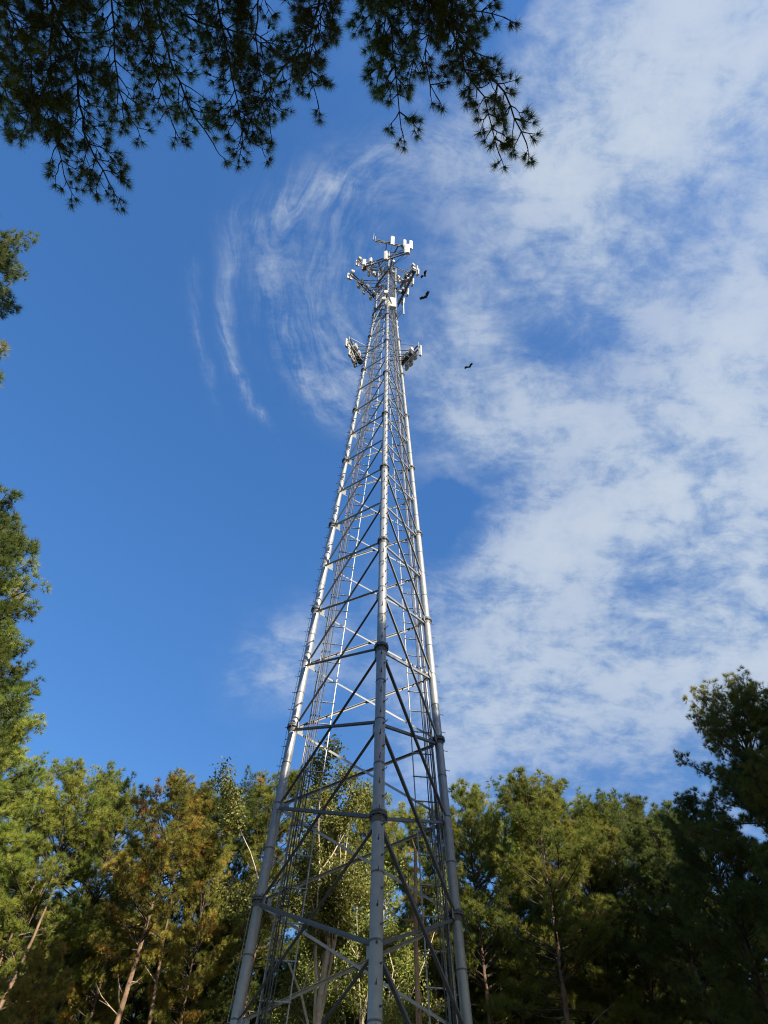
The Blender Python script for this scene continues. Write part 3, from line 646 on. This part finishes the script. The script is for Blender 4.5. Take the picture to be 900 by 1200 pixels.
# ------------------------------------------------------------------ broadleaf trees inside the lattice
def broadleaf(px, py, D_, label, seed, spread=2.6, nleaf=9):
    rn = random.Random(seed); rs = np.random.RandomState(seed); T = atd(px, py, D_); H = T[2]
    t = thing('slender_broadleaf_tree', label, 'tree', (T[0], T[1], 0))
    tr = MB(); br = MB(); lv = []
    pts = [np.array([-.35+.35*q*1.2+.12*math.sin(q*7), .1*math.sin(q*5), H*.62*q]) for q in np.linspace(0, 1, 9)]
    tr.tube(pts, [.21*(1-.5*q) for q in np.linspace(0, 1, 9)], 10)
    def grow(p, dv, L, r, lvl):
        seg = 4; cur = p; pp = [p]; d_ = dv
        for k in range(seg):
            d_ = unit(d_+rs.normal(size=3)*.10+np.array([0, 0, .05])); cur = cur+d_*L/seg; pp.append(cur)
            if lvl < 3 and (k > 0 or lvl == 0):
                for _ in range(2 if lvl else 1): grow(cur, unit(d_*.95+unit(rs.normal(size=3))*.62), L*rn.uniform(.28, .45), r*.45, lvl+1)
            if lvl >= 2:
                for _ in range(nleaf): lv.append(cur+rs.normal(size=3)*.20)
        (br if lvl else br).tube(pp, [r*(1-.7*k/seg) for k in range(seg+1)], 5 if lvl < 2 else 3, False)
    for k in range(7):
        q = rn.uniform(.5, 1); i = min(7, max(5, int(q*8))); az = k*2.4+rn.uniform(-.4, .4); el_ = R(rn.uniform(66, 83))
        grow(pts[i], np.array([math.cos(az)*math.cos(el_), math.sin(az)*math.cos(el_), math.sin(el_)]), (H-pts[i][2])*rn.uniform(.45, .68), .06, 0)
    grow(pts[-1], unit(np.array([.05, 0, 1.])), H*.28, .08, 0)
    for k in range(4):
        z = rn.uniform(.3, .6); i = int(z*8); az = rn.uniform(0, 6.28); e = pts[i]+np.array([math.cos(az), math.sin(az), 1.1])*rn.uniform(.6, 1.2); br.tube([pts[i], (pts[i]+e)/2+rs.normal(size=3)*.1, e], [.03, .02, .008], 4, False)
        for _ in range(12): lv.append(e+rs.normal(size=3)*.3)
    c = np.array(lv); N = len(c); a = unit(rs.normal(size=(N, 3))); b = unit(np.cross(a, rs.normal(size=(N, 3)))); s = rs.uniform(.05, .085, (N, 1))
    v = np.empty((N, 4, 3)); v[:, 0] = c-a*s; v[:, 1] = c+b*s*.55; v[:, 2] = c+a*s; v[:, 3] = c-b*s*.55
    link('trunk', tr.mesh('trunk', pale_b, True), t); link('branches', br.mesh('branches', pale_b), t)
    link('leaves', tri_mesh('leaves', v.reshape(-1, 3), np.repeat(rs.uniform(0, 1, N), 4), leaf_m, 4), t, kind='stuff')
broadleaf(397, 898, 30, 'pale-barked slender broadleaf tree seen through the left bay of the tower', 5)
broadleaf(428, 1000, 36, 'leafy undergrowth tree just left of the central tower leg', 14, nleaf=6)

# dead snag, bark stripped, right of the central leg
T = atd(486, 996, 27); t = thing('dead_snag', 'bare orange-brown dead tree with broken top, right of the central tower leg', 'tree', (T[0], T[1], 0))
rn = random.Random(6); mb = MB(); H = T[2]; ax = [np.array([.03*math.sin(z*.9), .03*math.cos(z*.7), z]) for z in np.linspace(0, H, 14)]
mb.tube(ax, [.16*(1-.62*q) for q in np.linspace(0, 1, 14)], 9); mb.tube([ax[-1], ax[-1]+np.array([-.12, 0, .45])], [.05, .012], 5); link('trunk', mb.mesh('trunk', snag_m, True), t)
for k in range(13):
    z = H*rn.uniform(.45, .97); az = rn.uniform(0, 6.28); L = rn.uniform(.4, 1.7); mb = MB(); p = np.array([0, 0, z]); e1 = p+np.array([math.cos(az)*L*.5, math.sin(az)*L*.5, L*.12]); e2 = e1+np.array([math.cos(az+.3)*L*.5, math.sin(az+.3)*L*.5, L*rn.uniform(.1, .45)])
    mb.tube([p, e1, e2], [.04, .028, .008], 5, False); link('broken_branch', mb.mesh('broken_branch', snag_m), t)
# leaning bare trunks at lower left and the one under the orange crown
def bare_trunk(p_lo, p_hi, D_, r, label, seed, m=bark):
    rn = random.Random(seed); A = atd(*p_lo, D_); B = atd(*p_hi, D_); d = (B-A)/(B[2]-A[2]); A0 = A-d*A[2]; B1 = B+d*2.6
    t = thing('leaning_pine_trunk', label, 'tree', tuple(A0)); n_ = 12; mb = MB()
    pts = [(B1-A0)*q+np.array([.10*math.sin(q*9+seed), .08*math.cos(q*7), 0])*(1 if q else 0) for q in np.linspace(0, 1, n_)]
    mb.tube(pts, [r*(1.15-1.0*q**1.3) for q in np.linspace(0, 1, n_)], 10); link('trunk', mb.mesh('trunk', m, True), t)
    for k in range(5):
        q = rn.uniform(.55, .9); i = int(q*(n_-1)); p = pts[i]; az = rn.uniform(0, 6.28); L = rn.uniform(.8, 2.6); mb = MB()
        e1 = p+np.array([math.cos(az)*L*.5, math.sin(az)*L*.5, L*.3]); e2 = e1+np.array([math.cos(az+.4)*L*.5, math.sin(az+.4)*L*.5, L*.15])
        mb.tube([p, e1, e2], [.045, .03, .01], 5, False); mb.tube([e1, e1+np.array([math.cos(az-.8)*.5, math.sin(az-.8)*.5, .4])], [.018, .005], 4, False); link('dead_branch', mb.mesh('dead_branch', dead_m), t)
    return t
bare_trunk((-2, 1180), (42, 1085), 35, .16, 'thick orange-barked leaning trunk in the lower left corner', 1)
bare_trunk((-25, 1175), (16, 1090), 36, .13, 'thinner leaning trunk cut by the left edge, beside the thick one', 2)
bare_trunk((174, 1198), (197, 1085), 35.5, .15, 'bare orange-brown trunk under the rusty crowned pine', 3)

# ------------------------------------------------------------------ soaring vultures
def vulture(pts_px, D_, label, pale=False, seed=0):
    """pts_px: left wing tip, left wrist, body head, body tail, right wrist, right tip in photographed directions, all about D_ m away"""
    lt, lw, hd, tl, rw, rt = [EYE+ray(*p)*D_ for p in pts_px]
    c = (hd+tl)/2; t = thing('vulture', label, 'bird', tuple(c))
    f = unit(hd-tl); n_ = -unit(c-EYE); s = unit(np.cross(f, n_))
    bl = np.linalg.norm(hd-tl)*1.0; mb = MB()
    # one continuous body: head, neck, trunk, fanned tail
    prof = [(-.62, .24, .012), (-.50, .20, .02), (-.34, .10, .05), (-.12, .15, .11), (.12, .15, .12), (.30, .09, .08), (.40, .045, .045), (.50, .05, .05), (.58, .015, .015)]
    vs = []; k = 10
    for x, w, h in prof:
        for q in range(k): a = 2*math.pi*q/k; vs.append(f*x*bl*1.0+s*math.cos(a)*w*bl+n_*math.sin(a)*h*bl)
    fs = [(i*k+q, i*k+(q+1) % k, (i+1)*k+(q+1) % k, (i+1)*k+q) for i in range(len(prof)-1) for q in range(k)]+[tuple(range(k-1, -1, -1)), tuple(range((len(prof)-1)*k, len(prof)*k))]
    mb.add(vs, fs); 
    for (w_, tip, sg) in ((lw-c, lt-c, -1), (rw-c, rt-c, 1)):   # wing: arm, hand and spread primaries
        sp = unit(tip); ch = bl*.92; back = -unit(f-sp*(f@sp)*.6)
        root_f, root_b = f*bl*.20, -f*bl*.28; th = n_*.03
        wf, wb = w_+f*bl*.14, w_+back*ch*.78
        hf, hb = w_*.3+tip*.7+f*bl*.06, w_*.35+tip*.62+back*ch*.62
        for z_ in (0,):
            top = [root_f+th, wf+th, hf+th*.6, hb+th*.4, wb+th*.5, root_b+th*.5]; bot = [p-th*1.6 for p in top]
            mb.add(top+bot, [(0, 1, 4, 5), (1, 2, 3, 4), (11, 10, 7, 6), (10, 9, 8, 7)]+[(i, (i+1) % 6+0, (i+1) % 6+6, i+6) for i in range(6)])
        for j in range(6):
            q = j/5; b0 = hf*(1-q)+hb*q; e = tip*(1.0-.16*q)+back*ch*(.05+.75*q)+f*bl*.02; wv = unit(e-b0); wd = unit(np.cross(wv, n_))*bl*.06
            mb.add([b0-wd+th*.3, b0+wd+th*.3, e+wd*.45, e-wd*.45, b0-wd-th*.3, b0+wd-th*.3, e+wd*.45-th*.3, e-wd*.45-th*.3], [(0, 1, 2, 3), (7, 6, 5, 4), (0, 3, 7, 4), (1, 5, 6, 2), (3, 2, 6, 7), (0, 4, 5, 1)], 1 if (pale and sg < 0) else 0)
    link('body', mb.mesh('body', [feather, feather_w]), t)
def v8(L): return [(480+x/8, 300+y/8) for x, y in L]
vulture(v8([(106, 214), (128, 190), (158, 196), (132, 186), (150, 160), (164, 130)]), 92, 'black vulture nearest the tower top, banking with pale wingtip', True)
vulture(v8([(94, 412), (128, 400), (170, 398), (142, 376), (170, 365), (190, 330)]), 95, 'black vulture below the tower-top one, wings spread in a shallow V')
vulture(v8([(514, 1062), (535, 1048), (574, 1052), (556, 1034), (576, 1028), (597, 1006)]), 118, 'small distant vulture gliding right of the lower antennas')
